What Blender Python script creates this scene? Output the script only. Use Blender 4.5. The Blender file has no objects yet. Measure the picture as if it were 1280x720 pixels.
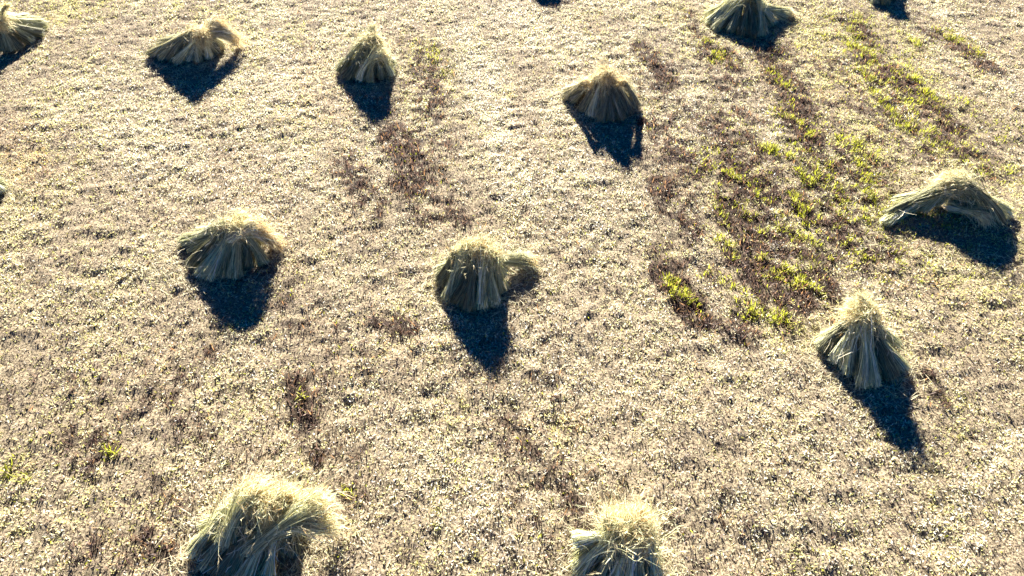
import bpy, math
import numpy as np
from mathutils import Vector

# ------------------------------------------------------------------ camera, light, exposure
S = bpy.context.scene
PITCH, FPX, HCAM = math.radians(46), 865.0, 11.0
SUN_EL, SUN_AZ = math.radians(22), math.radians(-6)
SUN_STRENGTH, SKY_STRENGTH, EXPOSURE = 5.0, 0.05, 2.82

cd = bpy.data.cameras.new('camera'); cam = bpy.data.objects.new('camera', cd)
S.collection.objects.link(cam)
cam.location = (0, 0, HCAM); cam.rotation_euler = (math.pi/2 - PITCH, 0, 0)
cd.sensor_width = 36; cd.lens = FPX/1280*36; cd.clip_end = 2000
S.camera = cam

W = bpy.data.worlds.new('World'); S.world = W; W.use_nodes = True
nt = W.node_tree; nt.nodes.clear()
wo = nt.nodes.new('ShaderNodeOutputWorld'); bg = nt.nodes.new('ShaderNodeBackground')
sk = nt.nodes.new('ShaderNodeTexSky'); sk.sky_type = 'NISHITA'; sk.sun_disc = False
sk.sun_elevation = SUN_EL; sk.sun_rotation = SUN_AZ
sk.altitude = 300; sk.air_density = 0.22; sk.dust_density = 0.0; sk.ozone_density = 9.0
bg.inputs[1].default_value = SKY_STRENGTH
hs = nt.nodes.new('ShaderNodeHueSaturation'); hs.inputs['Saturation'].default_value = 1.35
nt.links.new(sk.outputs[0], hs.inputs['Color']); nt.links.new(hs.outputs[0], bg.inputs[0]); nt.links.new(bg.outputs[0], wo.inputs[0])

sd = bpy.data.lights.new('sun', 'SUN'); sun = bpy.data.objects.new('sun', sd)
S.collection.objects.link(sun)
sd.energy = SUN_STRENGTH; sd.angle = math.radians(0.5); sd.color = (1.0, 0.955, 0.87)
SUNV = Vector((math.sin(SUN_AZ)*math.cos(SUN_EL), math.cos(SUN_AZ)*math.cos(SUN_EL), math.sin(SUN_EL)))
sun.rotation_euler = SUNV.to_track_quat('Z', 'Y').to_euler(); sun.location = SUNV*60

S.view_settings.view_transform = 'Standard'; S.view_settings.look = 'None'
S.view_settings.exposure = EXPOSURE; S.view_settings.gamma = 1
S.view_settings.use_curve_mapping = False
S.cycles.max_bounces = 5; S.cycles.transparent_max_bounces = 4

RNG = np.random.default_rng(7)

# ------------------------------------------------------------------ helpers
def at(px, py, z=0.0):
    """a spot of the photograph (1280x720) as a point of the field at height z"""
    x = (px-640)/FPX; t = (py-360)/FPX
    d = np.array([x, math.cos(PITCH)-t*math.sin(PITCH), -math.sin(PITCH)-t*math.cos(PITCH)])
    return np.array([0, 0, HCAM]) + d*(z-HCAM)/d[2]

def hash2(ix, iy, seed):
    h = (ix.astype(np.int64)*374761393 + iy.astype(np.int64)*668265263 + seed*974634777) & 0x7fffffff
    h = ((h ^ (h >> 13))*1274126177) & 0x7fffffff
    h = (h ^ (h >> 16)) & 0xffffff
    return h/float(0xffffff)

def vnoise(x, y, seed):
    ix = np.floor(x); iy = np.floor(y); fx = x-ix; fy = y-iy
    fx = fx*fx*(3-2*fx); fy = fy*fy*(3-2*fy)
    a = hash2(ix, iy, seed); b = hash2(ix+1, iy, seed); c = hash2(ix, iy+1, seed); d = hash2(ix+1, iy+1, seed)
    return a+(b-a)*fx+(c-a)*fy+(a-b-c+d)*fx*fy

def fbm(x, y, seed, octv=3):
    s = 0; a = 1; t = 0
    for k in range(octv):
        s = s+a*vnoise(x*2**k, y*2**k, seed+k*17); t += a; a *= .55
    return s/t

def sstep(a, b, x):
    t = np.clip((x-a)/(b-a), 0, 1); return t*t*(3-2*t)

def mesh_obj(name, V, F, mat, parent=None, cols=None, smooth=False):
    """V (n,3), F (m,3|4) -> one mesh object"""
    V = np.asarray(V, dtype=np.float32); F = np.asarray(F, dtype=np.int32)
    me = bpy.data.meshes.new(name)
    k = F.shape[1]
    me.vertices.add(len(V)); me.vertices.foreach_set('co', V.ravel())
    me.loops.add(F.size); me.loops.foreach_set('vertex_index', F.ravel())
    me.polygons.add(len(F))
    me.polygons.foreach_set('loop_start', np.arange(0, F.size, k, dtype=np.int32))
    me.polygons.foreach_set('loop_total', np.full(len(F), k, dtype=np.int32))
    if smooth: me.polygons.foreach_set('use_smooth', np.ones(len(F), dtype=bool))
    if cols is not None:
        c = np.ones((len(V), 4), dtype=np.float32); c[:, :3] = cols
        ca = me.color_attributes.new('tint', 'FLOAT_COLOR', 'POINT'); ca.data.foreach_set('color', c.ravel())
    me.update(calc_edges=True)
    me.materials.append(mat)
    o = bpy.data.objects.new(name, me); S.collection.objects.link(o)
    if parent is not None: o.parent = parent
    return o

def straw_material(name, transl, rough=0.7, spec=0.25):
    m = bpy.data.materials.new(name); m.use_nodes = True
    n = m.node_tree; n.nodes.clear()
    out = n.nodes.new('ShaderNodeOutputMaterial'); at_ = n.nodes.new('ShaderNodeAttribute'); at_.attribute_name = 'tint'
    nz = n.nodes.new('ShaderNodeTexNoise'); nz.inputs['Scale'].default_value = 9; nz.inputs['Detail'].default_value = 3
    mr = n.nodes.new('ShaderNodeMapRange'); mr.inputs[1].default_value = .3; mr.inputs[2].default_value = .7
    mr.inputs[3].default_value = .82; mr.inputs[4].default_value = 1.12
    mx = n.nodes.new('ShaderNodeVectorMath'); mx.operation = 'SCALE'
    n.links.new(nz.outputs[0], mr.inputs[0]); n.links.new(at_.outputs['Color'], mx.inputs[0]); n.links.new(mr.outputs[0], mx.inputs['Scale'])
    p = n.nodes.new('ShaderNodeBsdfPrincipled'); p.inputs['Roughness'].default_value = rough
    p.inputs['Specular IOR Level'].default_value = spec
    tr = n.nodes.new('ShaderNodeBsdfTranslucent'); ms = n.nodes.new('ShaderNodeMixShader'); ms.inputs[0].default_value = transl
    n.links.new(mx.outputs[0], p.inputs['Base Color']); n.links.new(mx.outputs[0], tr.inputs['Color'])
    n.links.new(p.outputs[0], ms.inputs[1]); n.links.new(tr.outputs[0], ms.inputs[2]); n.links.new(ms.outputs[0], out.inputs[0])
    return m

M_STALK = straw_material('dry_stalks', .18)
M_EARS = straw_material('dry_seed_heads', .45)
M_STUB = straw_material('cut_stubble', .42, .75, .3)
M_LEAF = straw_material('weed_leaves', .4, .6, .3)

# ------------------------------------------------------------------ what grows where on the field
# (two spots of the photograph, half width in px, strength) -> capsules lying on the ground
def caps(lst):
    r = []
    for (x0, y0, x1, y1, w, s) in lst:
        a = at(x0, y0)[:2]; b = at(x1, y1)[:2]
        ym = (y0+y1)/2; w = w*1.15; wm = abs(at((x0+x1)/2+w, ym)[0]-at((x0+x1)/2, ym)[0])
        r.append((a, b, wm, s))
    return r
DARK = caps([(905,150,1000,370,52,.5),(1065,90,1180,190,45,.42),(815,70,855,320,34,.38),(965,60,1060,240,34,.42),(1030,250,1110,340,36,.36),(480,60,540,260,34,.34),(660,560,720,680,50,.32),(370,440,430,600,36,.3),(60,480,240,520,50,.3),
 (508,55,545,128,16,.6),(498,165,520,232,22,.95),(556,248,578,285,12,.6),(432,205,470,262,20,.5),
 (800,58,834,104,12,.9),(812,150,868,214,18,.75),(824,230,872,300,18,.7),(862,20,905,120,10,.5),(905,70,925,110,16,.6),
 (962,70,1000,130,18,.85),(985,140,1018,178,14,1),(905,188,950,240,20,.8),(915,262,955,330,24,.9),(930,330,985,380,22,.9),
 (832,335,872,395,20,.95),(975,238,1062,292,22,.75),(1000,300,1030,350,16,.6),(1062,25,1085,55,12,.6),(1082,72,1130,100,13,.8),
 (1120,98,1192,160,15,.9),(1160,40,1240,88,14,.6),(1030,175,1065,215,14,.5),(1080,190,1130,250,16,.6),
 (478,402,512,412,12,1),(368,470,384,530,11,.9),(225,462,258,442,14,.55),(195,500,240,540,22,.4),
 (705,605,735,665,14,.7),(640,540,710,640,34,.4),(165,670,205,690,14,.8),(395,560,445,625,18,.55),(100,690,140,720,20,.4),
 (90,540,130,580,22,.45),(700,280,740,330,24,.25),(640,420,690,520,40,.28),(330,350,420,420,40,.3),(540,100,560,200,14,.45),
 (800,620,870,700,26,.25),(910,640,960,700,30,.3),(1160,470,1180,500,12,.6),(640,200,700,260,24,.2),(1010,380,1030,400,14,.6),
 (870,395,930,420,22,.5),(30,480,80,520,24,.35),(240,640,190,600,20,.3),(440,440,460,470,18,.35),(560,440,640,480,26,.25),(1060,120,1090,170,12,.4)])
GREEN = caps([(895,190,985,330,36,.30),(985,140,1060,290,30,.35),(1060,40,1180,170,40,.32),(1060,180,1110,330,34,.28),
 (912,222,945,250,13,1),(958,185,985,195,9,1),(1000,205,1030,235,13,1),(990,245,1012,275,10,1),(905,265,915,280,8,1),
 (900,300,915,320,9,1),(940,280,960,290,12,.7),(836,350,866,390,12,1),(985,150,1010,170,8,.9),(1060,55,1085,72,9,.9),(1075,20,1070,45,8,.8),
 (1100,120,1130,160,10,.8),(1140,100,1175,130,8,.8),(1080,90,1100,110,8,.8),(960,330,1010,360,14,.8),(930,385,985,400,14,.8),
 (960,90,985,110,8,.6),(880,55,905,80,12,.6),(1180,40,1230,70,12,.7),(1130,45,1150,60,8,.7),(1060,180,1085,215,12,.8),(1010,215,1060,250,14,.6),
 (1090,225,1080,270,12,.6),(120,545,145,565,7,1),(10,580,30,600,9,.7),(372,490,378,500,4,1),(434,612,440,624,5,1),(1140,255,1185,280,12,.5),
 (1180,180,1240,210,20,.4),(530,55,560,90,10,.4),(1200,130,1260,170,20,.3),(1000,300,1060,330,12,.6),(1050,300,1090,320,10,.5),(880,340,925,370,12,.6)])
YEL = caps([(60,80,90,640,80,.38),(1200,360,1230,700,60,.25),(840,20,1260,60,40,.35),(0,20,110,10,40,.9),(880,40,1000,100,40,.5),(1040,40,1260,330,110,.75),(0,440,150,600,50,.5),(930,180,1000,380,60,.5),
 (10,260,40,420,50,.35),(230,10,300,60,40,.35),(520,60,560,120,20,.5),(250,470,300,520,40,.25),(1100,400,1260,520,60,.25),(1000,560,1100,700,60,.2)])
ORNG = caps([(0,150,40,215,22,.9),(560,250,580,285,16,.8),(500,180,515,200,12,.6),(1010,150,1020,172,10,.8),(835,190,850,240,14,.5),(420,180,440,215,20,.3),
 (300,200,340,240,30,.25),(960,90,1000,140,18,.6),(430,250,450,290,18,.35),(1190,50,1240,90,16,.4),(560,440,600,470,24,.3),(130,660,210,700,30,.4),(380,80,420,140,26,.3)])
PALE = caps([(585,40,650,240,24,.8),(330,60,340,250,50,.4),(700,120,720,270,40,.5),(860,100,885,180,12,.6),(640,20,700,60,40,.6),
 (960,140,970,180,10,.7),(1145,690,1270,545,12,.8),(1190,700,1300,610,9,.8),(620,420,740,470,50,.35),(560,600,620,700,50,.4),(930,440,1040,560,50,.3),
 (120,120,200,200,50,.4),(1100,110,1140,150,8,.6),(1040,60,1070,90,8,.6),(960,260,975,330,7,.7),(1180,20,1280,120,12,.4),(480,540,560,580,40,.3)])

def field(x, y, lst):
    v = np.zeros_like(x); P = np.stack([x, y], 1)
    wob = (fbm(x*2.2, y*2.2, 91, 3)-.5)*.9
    for a, b, w, s in lst:
        ab = b-a; L = max(ab@ab, 1e-6)
        t = np.clip(((P-a)@ab)/L, 0, 1); d = np.linalg.norm(P-(a+t[:, None]*ab), axis=1)
        d = d/w+wob
        v = np.maximum(v, s*(1-sstep(.45, 1.5, d)))
    return v

def crisp(x, y, dk, hi=1.):
    nz = fbm(x*4.6, y*4.6, 57, 4)
    n2 = vnoise(x*14, y*14, 58)-.5
    return sstep(.24, .58, dk*.72+(nz-.5)*1.7+n2*.35)*np.clip(dk*2.0, 0, 1)*.92

# ------------------------------------------------------------------ the ground: one sheet to the horizon
def axis(lo, hi, step, far):
    a = list(np.arange(lo, hi, step)); g = step; x = a[-1]; up = []
    while x < far: g *= 1.35; x += g; up.append(x)
    g = step; x = a[0]; dn = []
    while x > -far: g *= 1.35; x -= g; dn.append(x)
    return np.array(dn[::-1]+a+up)
gx = axis(-19, 19, .075, 900); gy = axis(-1, 31, .075, 900)
X, Y = np.meshgrid(gx, gy); xf = X.ravel(); yf = Y.ravel()
near = (np.abs(xf) < 20) & (yf > -2) & (yf < 32)
fade = np.where(near, 1.0, 0.0)
def height(x, y):
    return (fbm(x*3.1, y*3.1, 5, 2)-.5)*.10+(fbm(x*9, y*9, 9, 2)-.5)*.05+(fbm(x*.35, y*.35, 13, 2)-.5)*.10
Z = height(xf, yf)*fade
V = np.stack([xf, yf, Z], 1)
nx, ny = len(gx), len(gy)
idx = np.arange(nx*ny).reshape(ny, nx)
F = np.stack([idx[:-1, :-1].ravel(), idx[:-1, 1:].ravel(), idx[1:, 1:].ravel(), idx[1:, :-1].ravel()], 1)
gd = crisp(xf, yf, np.clip(field(xf, yf, DARK)+.5*field(xf, yf, GREEN), 0, 1))*near
gcol = np.array([.25, .21, .145])*(1-gd[:, None])+np.array([.032, .02, .015])*gd[:, None]

mg = bpy.data.materials.new('field_soil'); mg.use_nodes = True
n = mg.node_tree; p = n.nodes['Principled BSDF']; p.inputs['Roughness'].default_value = .95; p.inputs['Specular IOR Level'].default_value = .1
ga = n.nodes.new('ShaderNodeAttribute'); ga.attribute_name = 'tint'
tc = n.nodes.new('ShaderNodeTexCoord')
n1 = n.nodes.new('ShaderNodeTexNoise'); n1.inputs['Scale'].default_value = 22; n1.inputs['Detail'].default_value = 6; n1.inputs['Roughness'].default_value = .75
cr = n.nodes.new('ShaderNodeValToRGB'); e = cr.color_ramp.elements
e[0].position = .38; e[0].color = (.16, .13, .12, 1); e[1].position = .62; e[1].color = (1.5, 1.45, 1.35, 1)
mm = n.nodes.new('ShaderNodeMix'); mm.data_type = 'RGBA'; mm.blend_type = 'MULTIPLY'; mm.inputs[0].default_value = 1
n.links.new(tc.outputs['Object'], n1.inputs['Vector']); n.links.new(n1.outputs[0], cr.inputs[0])
n.links.new(ga.outputs['Color'], mm.inputs[6]); n.links.new(cr.outputs[0], mm.inputs[7]); n.links.new(mm.outputs[2], p.inputs['Base Color'])
bp = n.nodes.new('ShaderNodeBump'); bp.inputs['Distance'].default_value = .03; bp.inputs['Strength'].default_value = .9
n.links.new(n1.outputs[0], bp.inputs['Height']); n.links.new(bp.outputs[0], p.inputs['Normal'])
ground = mesh_obj('ground', V, F, mg, cols=gcol, smooth=True)
ground['kind'] = 'structure'

# ------------------------------------------------------------------ stubble and weeds
def scatter(n, margin=1.18):
    """points over the part of the field the picture takes in, plus a margin"""
    y0, y1 = at(640, 790)[1], at(640, -75)[1]
    y = RNG.uniform(y0, y1, int(n*2.2)); x = RNG.uniform(-1, 1, len(y))*at(1280, -75)[0]*margin
    hw = (640/FPX)*(HCAM*math.sin(PITCH)+y*math.cos(PITCH))*margin
    k = np.abs(x) < hw
    return x[k][:n], y[k][:n]

def blades(x, y, L, wd, tilt, az, col, bend=.25, z0=None):
    """kite shaped blades: root, two shoulders, tip"""
    n = len(x); z = height(x, y)-.004 if z0 is None else z0
    d = np.stack([np.cos(tilt)*np.cos(az), np.cos(tilt)*np.sin(az), np.sin(tilt)], 1)
    s = np.stack([-np.sin(az), np.cos(az), np.zeros(n)], 1)
    roll = RNG.uniform(-1.2, 1.2, n)
    up = np.cross(d, s); s = s*np.cos(roll)[:, None]+up*np.sin(roll)[:, None]
    r = np.stack([x, y, z], 1); mid = r+d*(L*.5)[:, None]
    tip = r+d*L[:, None]; tip[:, 2] += (RNG.uniform(-1, .3, n)*bend*L); tip[:, 2] = np.maximum(tip[:, 2], z+.004)
    w = (wd*.5)[:, None]
    Vv = np.stack([r-s*w*.5, r+s*w*.5, mid-s*w, mid+s*w, tip], 1).reshape(-1, 3)
    b = (np.arange(n)*5)[:, None]
    T = np.concatenate([b+[0, 1, 3], b+[0, 3, 2], b+[2, 3, 4]], 0)
    return Vv, T, np.repeat(col, 5, 0)

CREAM = np.array([.83, .77, .50]); PINK = np.array([.78, .68, .55]); WHITE = np.array([.87, .84, .73]); OLIVE = np.array([.50, .45, .15])
BROWN = np.array([.23, .16, .13]); BLACK = np.array([.07, .045, .04]); ORANGE = np.array([.56, .31, .14]); GRN = np.array([.44, .46, .04])

N = 1750000
x, y = scatter(N); N = len(x)
dk, gr, ye, og, pa = (field(x, y, l) for l in (DARK, GREEN, YEL, ORNG, PALE))
f1 = fbm(x*1.3, y*.9, 31, 3); f2 = fbm(x*5, y*5, 47, 3); f3 = fbm(x*.5, y*.35, 71, 2)
q = RNG.random(N)
xr = x+y*.092; streak = vnoise(xr*1.9, y*.13, 301)*.6+vnoise(xr*5.5, y*.35, 302)*.4
mott = sstep(.5, .28, streak)*.30+sstep(.47, .66, f1)*.6+sstep(.50, .68, f2)*.5+sstep(.5, .7, f3)*.12
dk = crisp(x, y, dk)
darkp = np.clip(dk*.8+mott*(1-pa)*1.0, 0, 1)
fine = (streak-.5)*.16+vnoise(x*24, y*24, 201)*.5+vnoise(x*50, y*50, 202)*.40+(vnoise(x*8, y*8, 203)-.5)*.22+.05
clump = sstep(.38, .50, fine)
keep = RNG.random(N) < (1-darkp*.5)*(.14+.86*clump)
col = np.where((q < .62)[:, None], CREAM, np.where((q < .84)[:, None], WHITE, PINK))*RNG.uniform(.7, 1.2, (N, 1))
pk = sstep(.45, .65, fbm(x*.4+9, y*.4, 83, 2))*.5
def blend(col, c, m): return col*(1-m[:, None])+c*m[:, None]
col = blend(col, PINK*.9, pk*.5*RNG.random(N))
yl = np.clip(ye*.9+sstep(.58, .8, fbm(x*1.1+3, y*1.1, 63, 3))*.6, 0, 1)
col = blend(col, np.array([.74, .68, .24]), (RNG.random(N) < .20+yl*.7)*.8)
col = blend(col, np.array([.40, .43, .10]), (RNG.random(N) < .02+yl*.18+gr*.35)*.8)
col = blend(col, ORANGE, (RNG.random(N) < og*.6+sstep(.6, .8, fbm(x*1.4, y*1.4, 101, 3))*.25)*.7)
col = blend(col, BROWN, (RNG.random(N) < darkp*.75+.05)*.85)
col = blend(col, BLACK*.7, (RNG.random(N) < dk*.5)*.9)
spk = sstep(.50, .70, vnoise(x*31, y*31, 311))
col = blend(col, np.array([.09, .06, .05]), (RNG.random(N) < .04+.42*spk*(1-pa*.5))*.9)
col = blend(col, WHITE, (RNG.random(N) < pa*.4)*.9)
dist = np.sqrt(y**2+HCAM**2)/15
L = RNG.uniform(.03, .09, N); wd = RNG.uniform(.011, .022, N)
tilt = np.where(RNG.random(N) < .65, RNG.uniform(.0, .40, N), RNG.uniform(.4, 1.4, N))
az = RNG.uniform(0, 2*math.pi, N)
k = keep
Vb, Tb, Cb = blades(x[k], y[k], L[k], wd[k], tilt[k], az[k], np.clip(col[k], 0, .88))
st = mesh_obj('stubble', Vb, Tb, M_STUB, cols=Cb)
st['kind'] = 'stuff'; st['label'] = 'short bleached straw stubble covering the mown field'; st['category'] = 'stubble'

# dry brown weeds standing in the dark rows
x, y = scatter(420000); dk = crisp(x, y, field(x, y, DARK)); gr = field(x, y, GREEN)
k = RNG.random(len(x)) < np.clip(dk*.8+gr*.3+.012, 0, 1)*(.35+fbm(x*7, y*7, 15, 2)); x = x[k]; y = y[k]; n_ = len(x)
c = np.where((RNG.random(n_) < .5)[:, None], BROWN*np.array([.8, .72, .62]), np.where((RNG.random(n_) < .3)[:, None], ORANGE*.7, BLACK*1.2))*RNG.uniform(.6, 1.3, (n_, 1))  # black and darker brown also put the weeds' own shadow into colour
Vb, Tb, Cb = blades(x, y, RNG.uniform(.07, .21, n_), RNG.uniform(.010, .024, n_), RNG.uniform(.5, 1.45, n_), RNG.uniform(0, 6.283, n_), c)
dw = mesh_obj('dry_weeds', Vb, Tb, M_LEAF, cols=Cb); dw['kind'] = 'stuff'
dw['label'] = 'dead brown weeds in broken rows across the stubble'; dw['category'] = 'weeds'

# green weeds
x, y = scatter(1000000); gr = field(x, y, GREEN); ye = field(x, y, YEL); dk = field(x, y, DARK)
cl = sstep(.42, .68, fbm(x*4.5, y*4.5, 25, 2))
k = RNG.random(len(x)) < np.clip(gr**1.2*.75*cl+ye*.035*cl+dk*.05*cl+.002, 0, 1)
x = x[k]; y = y[k]; g_ = gr[k]; n_ = len(x)
c = np.where((RNG.random(n_) < .6)[:, None], GRN, np.where((RNG.random(n_) < .5)[:, None], OLIVE, GRN*.55))*RNG.uniform(.6, 1.35, (n_, 1))
Vb, Tb, Cb = blades(x, y, RNG.uniform(.06, .12, n_)+g_*.09, RNG.uniform(.012, .026, n_), RNG.uniform(.5, 1.45, n_), RNG.uniform(0, 6.283, n_), c)
gw = mesh_obj('green_weeds', Vb, Tb, M_LEAF, cols=Cb); gw['kind'] = 'stuff'
gw['label'] = 'yellow green leafy weeds sprouting between the brown rows'; gw['category'] = 'weeds'

# ------------------------------------------------------------------ sheaves
STRAW = np.array([.62, .60, .31]); GOLD = np.array([.82, .70, .42]); EARB = np.array([.50, .33, .14])

def tube_core(P, R, seg=10):
    """closed tapered tube along P (m,3) radii R"""
    m = len(P); T = np.gradient(P, axis=0); T /= np.linalg.norm(T, axis=1)[:, None]
    u = np.cross(T, [0, 0, 1.]); u += np.array([1e-4, 0, 0]); u /= np.linalg.norm(u, axis=1)[:, None]; v = np.cross(T, u)
    a = np.linspace(0, 2*math.pi, seg, endpoint=False)
    V = (P[:, None]+R[:, None, None]*(u[:, None]*np.cos(a)[None, :, None]+v[:, None]*np.sin(a)[None, :, None])).reshape(-1, 3)
    F = []
    for i in range(m-1):
        for j in range(seg):
            k = (j+1) % seg; q = [i*seg+j, i*seg+k, (i+1)*seg+k, (i+1)*seg+j]
            F += [[q[0], q[1], q[2]], [q[0], q[2], q[3]]]
    V = np.vstack([V, P[:1], P[-1:]]); b = m*seg
    for j in range(seg):
        k = (j+1) % seg; F += [[b, k, j], [b+1, (m-1)*seg+j, (m-1)*seg+k]]
    return V, np.array(F)

def make_sheaf(parent, B, E, R0=.13, n=480, bow=.06, droop=.10, fluff=1.0, tint=1.0, rng=None, ear=1.0, gold=0.0, spread=1.0, messy=.03, lumpy=False):
    """a bundle of stalks, butt at B, heads at E: one mesh, with its seed heads as a child"""
    B = np.array(B, float); E = np.array(E, float)
    Lc = np.linalg.norm(E-B)
    ch = (E-B)/Lc
    side = np.cross(ch, [0, 0, 1.]); side /= np.linalg.norm(side)+1e-9; upv = np.cross(side, ch)
    C = (B+E)/2 + upv*bow*Lc + side*rng.normal(0, .045)*Lc
    outw = np.array([ch[0], ch[1], 0.]); outw /= np.linalg.norm(outw)+1e-6
    def curve(s):
        s = np.asarray(s)[..., None]
        base = (1-s)**2*B+2*s*(1-s)*C+s*s*E
        over = np.maximum(s-.8, 0)
        return base+outw*over**2*1.2*droop*4-np.array([0, 0, 1.])*over**2*droop*8
    prof = lambda s: R0*np.interp(s, [0, .1, .35, .62, .8, 1., 1.15], [.5, .62, .75, .88, 1.0, 1.1, 1.2] if lumpy else [1.22, 1.04, .74, .46, .52, .9*spread, 1.25*spread])
    SEG = 7
    rho = np.sqrt(rng.uniform(.25, 1.0, n)); phi = rng.uniform(0, 2*math.pi, n)
    s0 = rng.uniform(-.02, .11, n); s1 = np.clip(rng.normal(.98, .07, n), .75, 1.12)
    tt = np.linspace(0, 1, SEG+1)
    s = s0[:, None]+(s1-s0)[:, None]*tt[None]
    # grooves: slight clustering of stalks into strands
    lump = 1+.13*np.sin(phi*3+rng.uniform(0, 6))+.09*np.sin(phi*7+2)
    tw = rng.uniform(-.5, .5)
    ph = phi[:, None]+tw*s+rng.normal(0, .30, n)[:, None]*tt[None]
    r = prof(s)*(rho*lump)[:, None]
    e1, e2 = side, upv
    P = curve(s)+r[..., None]*(np.cos(ph)[..., None]*e1+np.sin(ph)[..., None]*e2)
    # stray stalks
    stray = (rng.random(n) < .10)*rng.uniform(.3, 1, n)
    jd = rng.normal(0, 1, (n, 3)); P += (jd*messy)[:, None]*(tt[None, :, None]**2)*(.4+stray*5)[:, None, None]
    P += (rng.normal(0, 1, (n, 3))*(.012+messy*.5))[:, None]*((1-tt)[None, :, None]**3)
    P[..., 2] = np.maximum(P[..., 2], .015)
    T = np.gradient(P, axis=1); T /= np.linalg.norm(T, axis=2)[..., None]+1e-9
    rad = (np.cos(ph)[..., None]*e1+np.sin(ph)[..., None]*e2)
    w = np.cross(T, rad+rng.normal(0, .35, (n, 1, 3))); w /= np.linalg.norm(w, axis=2)[..., None]+1e-9
    wd = rng.uniform(.0026, .0068, n)[:, None]*np.interp(tt, [0, .6, 1], [1.0, .8, .55])[None]
    Vs = np.stack([P-w*wd[..., None], P+w*wd[..., None]], 2).reshape(-1, 3)
    i = (np.arange(n)*(SEG+1)*2)[:, None]+(np.arange(SEG)*2)[None]; i = i.ravel()[:, None]
    Fs = np.concatenate([i+[0, 1, 3], i+[0, 3, 2]], 0)
    c = (STRAW*(1-gold)+GOLD*gold)*tint*rng.choice([.35, .75, 1.0, 1.5], (n, 1), p=[.28, .30, .27, .15])*rng.uniform(.85, 1.15, (n, 1))
    c = np.where((rng.random(n) < .12)[:, None], c*np.array([1.25, 1.2, 1.35]), c)
    cols = np.repeat(np.clip(c, 0, .85), (SEG+1)*2, 0)
    ss = np.linspace(.10, .93, 12)
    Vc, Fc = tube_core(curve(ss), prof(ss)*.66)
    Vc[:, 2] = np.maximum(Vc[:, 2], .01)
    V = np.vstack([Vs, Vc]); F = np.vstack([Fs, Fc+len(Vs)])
    cols = np.vstack([cols, np.tile(STRAW*.35*tint, (len(Vc), 1))])  # core colour darkened to paint the shade deep between the stalks
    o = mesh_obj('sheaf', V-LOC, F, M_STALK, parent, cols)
    # seed heads: drooping feathery ears at the stalk ends
    ne = int(n*.6*ear); sel = rng.choice(n, ne, replace=ne > n)
    end = P[sel, -1]; d = T[sel, -1]+rng.normal(0, .26*fluff, (ne, 3)); d[:, 2] -= rng.uniform(0, .6, ne); d /= np.linalg.norm(d, axis=1)[:, None]
    Le = rng.uniform(.09, .20, ne)*fluff**.5
    VV = []; CC = []
    ce = (GOLD*(1-.35*gold)+EARB*.35*gold)[None]*rng.uniform(.7, 1.3, (ne, 1))
    ce = np.where((rng.random(ne) < .15+gold*.25)[:, None], EARB*rng.uniform(.6, 1.2, (ne, 1)), ce)
    for kx in range(4):
        a0 = end+d*(Le*kx*.2)[:, None]; a0[:, 2] -= (kx*.2)**2*Le*.6
        dd = d+rng.normal(0, .28, (ne, 3)); dd /= np.linalg.norm(dd, axis=1)[:, None]
        q = np.cross(dd, rng.normal(0, 1, (ne, 3))); q /= np.linalg.norm(q, axis=1)[:, None]+1e-9
        ww = rng.uniform(.003, .007, ne)[:, None]
        tip = a0+dd*(Le*rng.uniform(.4, .9, ne))[:, None]; tip[:, 2] -= Le*.15
        VV.append(np.stack([a0-q*ww, a0+q*ww, tip], 1)); CC.append(np.repeat(ce, 3, 0))
    # long loose awns and bent straws fraying off the head end
    na = int(n*.25*fluff); q0 = rng.integers(0, n, na); a0 = P[q0, -2]
    da = T[q0, -1]*.6+rng.normal(0, .5, (na, 3)); da /= np.linalg.norm(da, axis=1)[:, None]
    la = rng.uniform(.10, .30, na)[:, None]; qq = np.cross(da, rng.normal(0, 1, (na, 3))); qq /= np.linalg.norm(qq, axis=1)[:, None]
    a1 = a0+da*la*.55; a2 = a0+da*la; a2[:, 2] -= la[:, 0]*.35; wa = .0045
    VV.append(np.stack([a0-qq*wa, a0+qq*wa, a1], 1)); VV.append(np.stack([a1-qq*wa*.8, a1+qq*wa*.8, a2], 1))
    ca = np.array([.78, .70, .46])*rng.uniform(.7, 1.1, (na, 1)); CC.append(np.repeat(ca, 3, 0)); CC.append(np.repeat(ca, 3, 0))
    VV = np.concatenate(VV, 0).reshape(-1, 3); VV[:, 2] = np.maximum(VV[:, 2], .02)
    FF = np.arange(len(VV)).reshape(-1, 3)
    mesh_obj('seed_heads', VV-LOC, FF, M_EARS, o, np.clip(np.vstack(CC), 0, .85))
    return o

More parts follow.
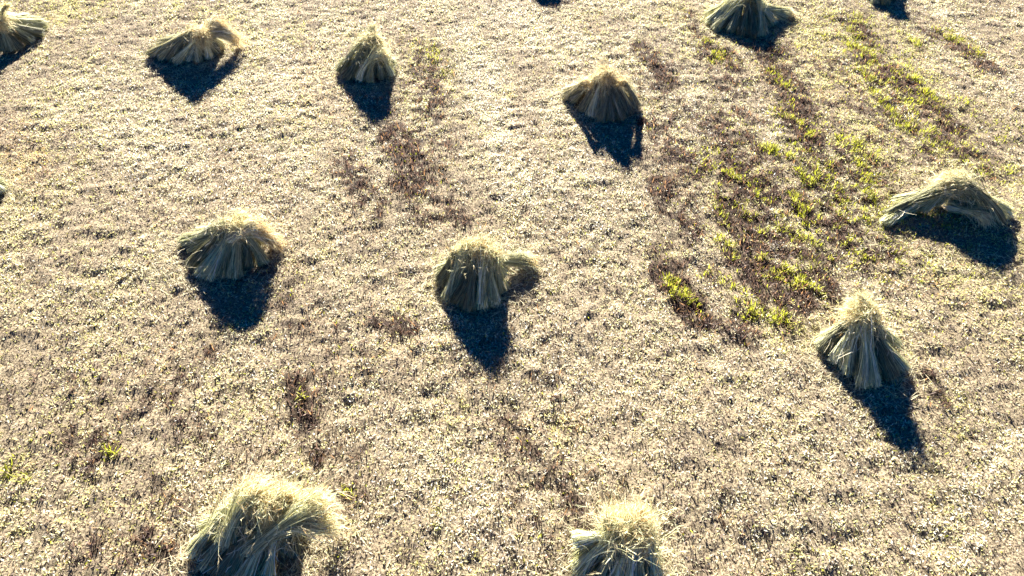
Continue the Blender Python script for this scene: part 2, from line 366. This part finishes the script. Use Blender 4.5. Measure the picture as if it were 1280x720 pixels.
LOC = np.zeros(3); BASES = []
def make_stook(label, apex, az_, front, heads=None, back=5, seed=1, ridge=(0, 0), R0=.135, depth=.75, gold=0., tint=1., group='straw stooks standing in the mown field', name='stook', kw=None, extra=(), backfluff=1.2, messy=.03):
    """front: butt spots in the photograph, optional (hx, hy, hz) head spot; back sheaves close the ring behind"""
    global LOC
    rng = np.random.default_rng(seed)
    bl = at(front[0][0], front[0][1]); br = at(front[-1][0], front[-1][1])
    mid = (bl+br)/2; half = np.linalg.norm(br-bl)/2
    az_ = az_*.92
    A = at(apex[0], apex[1]+3, az_)
    BASES.append((mid[0], mid[1]+.1, half))
    ctr = np.array([mid[0], mid[1]+.10, 0.])
    LOC = np.array([ctr[0], ctr[1], 0.])
    root = bpy.data.objects.new(name, None); S.collection.objects.link(root)
    root.location = LOC; root.empty_display_size = .3
    root['label'] = label; root['category'] = 'stook'; root['group'] = group
    nf = len(front)
    R = np.array([ridge[0], 0, 0]); kw = kw or {}
    for i, fr in enumerate(front):
        Bp = at(fr[0], fr[1]); Bp[2] = .05; Bp[:2] += rng.normal(0, .03, 2); Bp[1] += (.09 if (i+seed) % 2 else -.03)*(1-abs(i/(max(nf-1, 1))*2-1))
        t = (i/(max(nf-1, 1)))*2-1
        if len(fr) >= 5 and fr[2] is not None: Ep = at(fr[2], fr[3], fr[4])
        else:
            Ep = A+R*t+rng.normal(0, .03, 3)
            dxy = (A-Bp); dxy[2] = 0
            Ep = Ep+dxy*.10; Ep[2] = az_+rng.uniform(-.12, .02)-abs(t)*ridge[1]
        o = dict(fr[5]) if len(fr) > 5 else {}
        a = dict(R0=R0*rng.uniform(.68, 1.0), bow=rng.uniform(.0, .13), gold=gold, tint=tint*rng.choice([.42, .7, 1.0, 1.3]), messy=messy); a.update(kw); a.update(o)
        make_sheaf(root, Bp, Ep, rng=rng, **a)
    for i in range(nf-1):                      # inner sheaves behind the front gaps, tinted dark as painted shade
        if rng.random() < .1: continue
        Bp = (at(front[i][0], front[i][1])+at(front[i+1][0], front[i+1][1]))/2; Bp[1] += rng.uniform(.12, .24); Bp[2] = .06
        Ep = A+rng.normal(0, .05, 3)+R*((i+.5)/nf*2-1); Ep[2] = az_-rng.uniform(.05, .2)
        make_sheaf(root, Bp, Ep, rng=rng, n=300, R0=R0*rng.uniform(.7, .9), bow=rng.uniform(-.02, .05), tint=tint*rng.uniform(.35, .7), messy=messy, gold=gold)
    back += 2
    for j in range(back):
        th = math.radians(18+144*(j+.5)/back)
        Bp = ctr+np.array([math.cos(th)*half*1.08, math.sin(th)*half*depth*1.05, .05])
        t = math.cos(th)
        Ep = A+R*t+rng.normal(0, .03, 3); dxy = A-Bp; dxy[2] = 0
        Ep = Ep+dxy*.05; Ep[2] = az_+rng.uniform(-.12, .03)-abs(t)*ridge[1]
        a = dict(R0=R0, bow=rng.uniform(.02, .07), gold=gold, fluff=backfluff, tint=tint, messy=messy*1.3)
        make_sheaf(root, Bp, Ep, rng=rng, **a)
    # loose straws lying across the outside of the bundles
    m = 70; th = rng.uniform(0, 2*math.pi, m); f = rng.uniform(.1, .8, m)
    bs = ctr+np.stack([np.cos(th)*half*1.08, np.sin(th)*half*depth*1.05, np.zeros(m)], 1)
    p0 = bs*(1-f[:, None])+A*f[:, None]; p0[:, 2] += .16; p0 += rng.normal(0, .03, (m, 3))
    dr = (A-bs)/np.linalg.norm(A-bs, axis=1)[:, None]+rng.normal(0, .45, (m, 3)); dr /= np.linalg.norm(dr, axis=1)[:, None]
    ll = rng.uniform(.12, .38, m)[:, None]; pts = [p0-dr*ll*.5, p0, p0+dr*ll*.5+rng.normal(0, .03, (m, 3))]
    qv = np.cross(dr, rng.normal(0, 1, (m, 3))); qv /= np.linalg.norm(qv, axis=1)[:, None]; wv = .006
    LV = np.stack([pts[0]-qv*wv, pts[0]+qv*wv, pts[1]-qv*wv, pts[1]+qv*wv, pts[2]-qv*wv*.5, pts[2]+qv*wv*.5], 1).reshape(-1, 3)
    LV[:, 2] = np.maximum(LV[:, 2], .03); bi = (np.arange(m)*6)[:, None]
    LF = np.concatenate([bi+[0, 1, 3], bi+[0, 3, 2], bi+[2, 3, 5], bi+[2, 5, 4]], 0)
    mesh_obj('loose_straws', LV-LOC, LF, M_STALK, root, np.repeat(np.array([.75, .68, .48])*rng.uniform(.7, 1.1, (m, 1)), 6, 0))
    for ex in extra:
        Bp = at(*ex[0]); Ep = at(*ex[1]); make_sheaf(root, Bp, Ep, rng=rng, **ex[2])
    return root

# J: middle
make_stook('round bushy stook in the middle of the field, small sheaf slumped at its right', (600, 306), 1.02,
 [(549,351,572,312,.80), (556,376,582,306,.95), (571,386), (587,389), (603,389), (618,382), (627,364,618,318,.8)],
 seed=3, ridge=(.22, .1), R0=.145, back=5, messy=.045)
# fallen sheaf
LOC = at(645, 330)*np.array([1, 1, 0]); fs = bpy.data.objects.new('fallen_sheaf', None); S.collection.objects.link(fs); fs.location = LOC
fs['label'] = 'small untidy sheaf slumped low against the right side of the middle stook'; fs['category'] = 'sheaf'
make_sheaf(fs, at(610, 326, .34), at(660, 325, .16), rng=np.random.default_rng(5), R0=.17, n=500, lumpy=True, bow=.03, droop=.1, fluff=1.2, messy=.06, tint=.8)
# I: left middle
make_stook('stook left of the middle one, frizzy golden heads flopping right over a dark hollow', (292, 276), .88,
 [(231,306,282,277,.85,{'R0':.10}), (239,337), (248,347), (264,349), (280,349), (296,348), (311,338)],
 seed=11, ridge=(.12, .05), back=4, extra=[((292,290,.72),(337,298,.34),dict(R0=.15,bow=.16,droop=.25,fluff=1.5,lumpy=True,gold=.9,messy=.07)),
 ((288,300,.6),(322,282,.85),dict(R0=.14,bow=.1,droop=.25,fluff=1.5,lumpy=True,gold=.8,messy=.06)), ((330,330,.05),(300,280,.85),dict(R0=.12,tint=.8))], messy=.04)
# E
make_stook('tidy dome shaped stook with a golden rim standing alone right of the upper middle', (758, 86), 1.22,
 [(706,125,730,102,.85), (724,140), (738,149), (751,154), (764,156), (777,153), (787,146), (794,134,779,101,.95)],
 seed=21, ridge=(.22, .12), gold=.55, R0=.14)
# C
make_stook('narrow pointed stook with a ragged spike, right of the wide fan shaped stook', (464, 41), 1.22,
 [(424,92,455,50,.95), (433,101), (448,104,474,66,.85,{'bow':.22}), (462,104,472,64,.85,{'bow':.2}), (478,102), (491,96,480,66,.75)],
 seed=31, ridge=(.04, .25), messy=.05, extra=[((462,80,.35),(464,34,1.22),dict(R0=.2,fluff=.9,messy=.04,spread=.4))])
# K
make_stook('sharply pointed stook on the right with sheaf butts painted sunlit at its lower left', (1081, 386), 1.0,
 [(1028,442), (1046,459,None,None,None,{'tint':1.25}), (1057,472,None,None,None,{'tint':1.15}), (1075,485), (1093,485), (1112,477), (1130,465)],  # raised tint paints the sunlight on the lower left butts
 seed=41, ridge=(.03, .0), messy=.035, R0=.145, back=6, backfluff=.8, extra=[((1084,420,.3),(1081,373,1.10),dict(R0=.15,fluff=.6,spread=.25))])
# H
make_stook('collapsed sprawling stook on the far right, its sheaves splayed out to both sides', (1193, 221), .88,
 [(1104,281,1182,233,.42,{'bow':-.07,'tint':1.6,'R0':.10}), (1113,275,1188,226,.55,{'bow':-.06,'tint':1.4,'R0':.10}), (1130,268,1195,224,.65,{'bow':-.05}), (1152,265,1200,221,.75,{'bow':-.02}),  # left sheaves tinted brighter, sunlight on them put into the colour
  (1187,265,1228,268,.34,{'R0':.12,'bow':.02,'tint':1.4}), (1206,258,1196,222,.75,{'bow':.1}), (1220,266,1194,222,.82,{'bow':.18}), (1231,276,1192,224,.86,{'bow':.22}), (1241,282,1194,223,.86,{'bow':.22}), (1250,280,1196,223,.86,{'bow':.2}), (1257,268)],
 seed=51, ridge=(.1, .05), depth=.35, back=0, messy=.045,
 extra=[((1170,252,.1),(1200,222,.75),dict(R0=.17)), ((1190,250,.1),(1196,222,.75),dict(R0=.17)), ((1210,255,.1),(1196,222,.75),dict(R0=.18))])
# L
make_stook('largest stook, bottom left, pale heads flopped right over a black hollow', (335, 627), 1.02,
 [(246,690,292,630,.8), (260,708,320,622,.95), (276,724,345,624,.98), (297,738,350,628,.95), (333,728,350,648,.75,{'R0':.08}), (374,690,362,630,.8,{'R0':.06})],
 seed=61, ridge=(.4, .05), back=4, depth=.7, backfluff=1.6, messy=.05, R0=.13, kw=dict(fluff=1.3),
 extra=[((310,690,.45),(392,628,.92),dict(R0=.16,bow=.1,fluff=1.6,lumpy=True,messy=.06)), ((330,670,.6),(398,650,.62),dict(R0=.15,bow=.2,droop=.3,fluff=1.6,lumpy=True,messy=.07)), ((280,680,.5),(310,612,1.05),dict(R0=.15,fluff=1.6,lumpy=True,messy=.06))])
# M
make_stook('stook cut off by the bottom edge with one sunlit-tinted sheaf lying out to its left', (793, 655), 1.10,
 [(722,716,775,658,.95,{'tint':1.3}), (742,738,790,655,1.05), (762,748), (783,752), (803,744), (820,724)],
 seed=71, ridge=(.2, .05), back=4, messy=.05, depth=.6, kw=dict(fluff=1.3), backfluff=1.5,
 extra=[((721,675,.42),(772,664,.85),dict(R0=.13,bow=.03,fluff=.8,tint=1.5)), ((760,700,.4),(770,648,1.0),dict(R0=.14,fluff=1.6,lumpy=True,messy=.06))])  # brighter tint on the left sheaf paints it as sunlit
# B
make_stook('wide fan shaped stook of thick distinct sheaves, its golden heads drooping right', (247, 36), 1.0,
 [(189,70,232,44,.75,{'bow':.03}), (198,74,236,42,.8), (210,79,240,40,.85), (222,80), (233,77), (246,78), (262,74), (275,66,258,36,.85)],
 seed=83, ridge=(.22, .1), R0=.15, gold=.35, kw=dict(messy=.02, droop=.05), extra=[((250,42,.75),(290,44,.5),dict(R0=.2,bow=.12,droop=.2,fluff=1.5,lumpy=True,gold=1.,messy=.05)), ((250,50,.6),(272,26,.95),dict(R0=.17,bow=.08,droop=.2,fluff=1.5,lumpy=True,gold=1.,messy=.05))])
# A
make_stook('stook cut off by the left edge in the top corner, thick sheaf butts fanning right', (-8, 17), 1.1,
 [(-62,52), (-45,64), (-25,70), (-5,72), (14,68), (28,62), (43,54), (53,44), (55,38)],
 seed=91, ridge=(.15, .1), R0=.15, kw=dict(messy=.02), extra=[((0,50,.2),(4,8,1.2),dict(R0=.06,spread=.5,fluff=.7))])
# F
make_stook('messy pale stook cut off by the top edge, loose sheaf lying at its right', (935, -16), 1.0,
 [(884,31,925,-8,.85,{'tint':1.25}), (892,33,930,-8,.9,{'tint':1.2}), (893,40,935,-4,.8,{'tint':1.25}), (912,42), (926,48), (940,49), (953,48,945,-10,.9), (968,32)],  # tint of the left sheaves raised to paint them lit
 seed=101, ridge=(.15, .05), messy=.06, tint=1.1, extra=[((984,22,.10),(944,6,.4),dict(R0=.13,bow=-.03,tint=1.15,messy=.05)), ((945,10,.5),(985,14,.2),dict(R0=.14,bow=.05,fluff=1.4,messy=.06))])
# G
make_stook('stook mostly beyond the top edge near the right corner, above its shadow', (1100, -52), 1.1,
 [(1077,-10), (1086,2), (1096,7), (1107,8), (1118,3), (1128,-6)], seed=111, ridge=(.15, .1))
# D
make_stook('stook above the top edge of the picture, only its shadow showing', (676, -68), 1.1,
 [(640,-26), (652,-18), (666,-12), (680,-12), (694,-17), (708,-26)], seed=121, ridge=(.38, .05))
# N
make_stook('stook beyond the left edge, only butt ends painted sunlit poking into the picture', (-42, 205), 1.05,
 [(-105,250), (-90,266), (-70,275), (-48,277), (-28,268), (-4,249,None,None,None,{'R0':.08}), (2,241,None,None,None,{'R0':.08,'tint':2.2})], back=4, depth=.5, seed=131, ridge=(.15, .1))  # last butt faces away from the sun; its tint paints it lit

# straw dropped round the feet of the stooks
xs = []; 
for bx, by, hf in BASES:
    m = 800; a = RNG.uniform(0, 2*math.pi, m); rr = hf*(1.0+np.abs(RNG.normal(0, .38, m)))
    xs.append(np.stack([bx+np.cos(a)*rr, by+np.sin(a)*rr*.85], 1))
xy = np.concatenate(xs, 0); m = len(xy)
Vb, Tb, Cb = blades(xy[:, 0], xy[:, 1], RNG.uniform(.12, .38, m), RNG.uniform(.006, .012, m), RNG.uniform(0, .35, m), RNG.uniform(0, 6.283, m),
    np.array([.78, .70, .46])*RNG.uniform(.6, 1.1, (m, 1)), z0=height(xy[:, 0], xy[:, 1])+.02)
li = mesh_obj('straw_litter', Vb, Tb, M_STUB, cols=Cb); li['kind'] = 'stuff'
li['label'] = 'loose long straws dropped on the ground round the feet of the stooks'; li['category'] = 'straw'
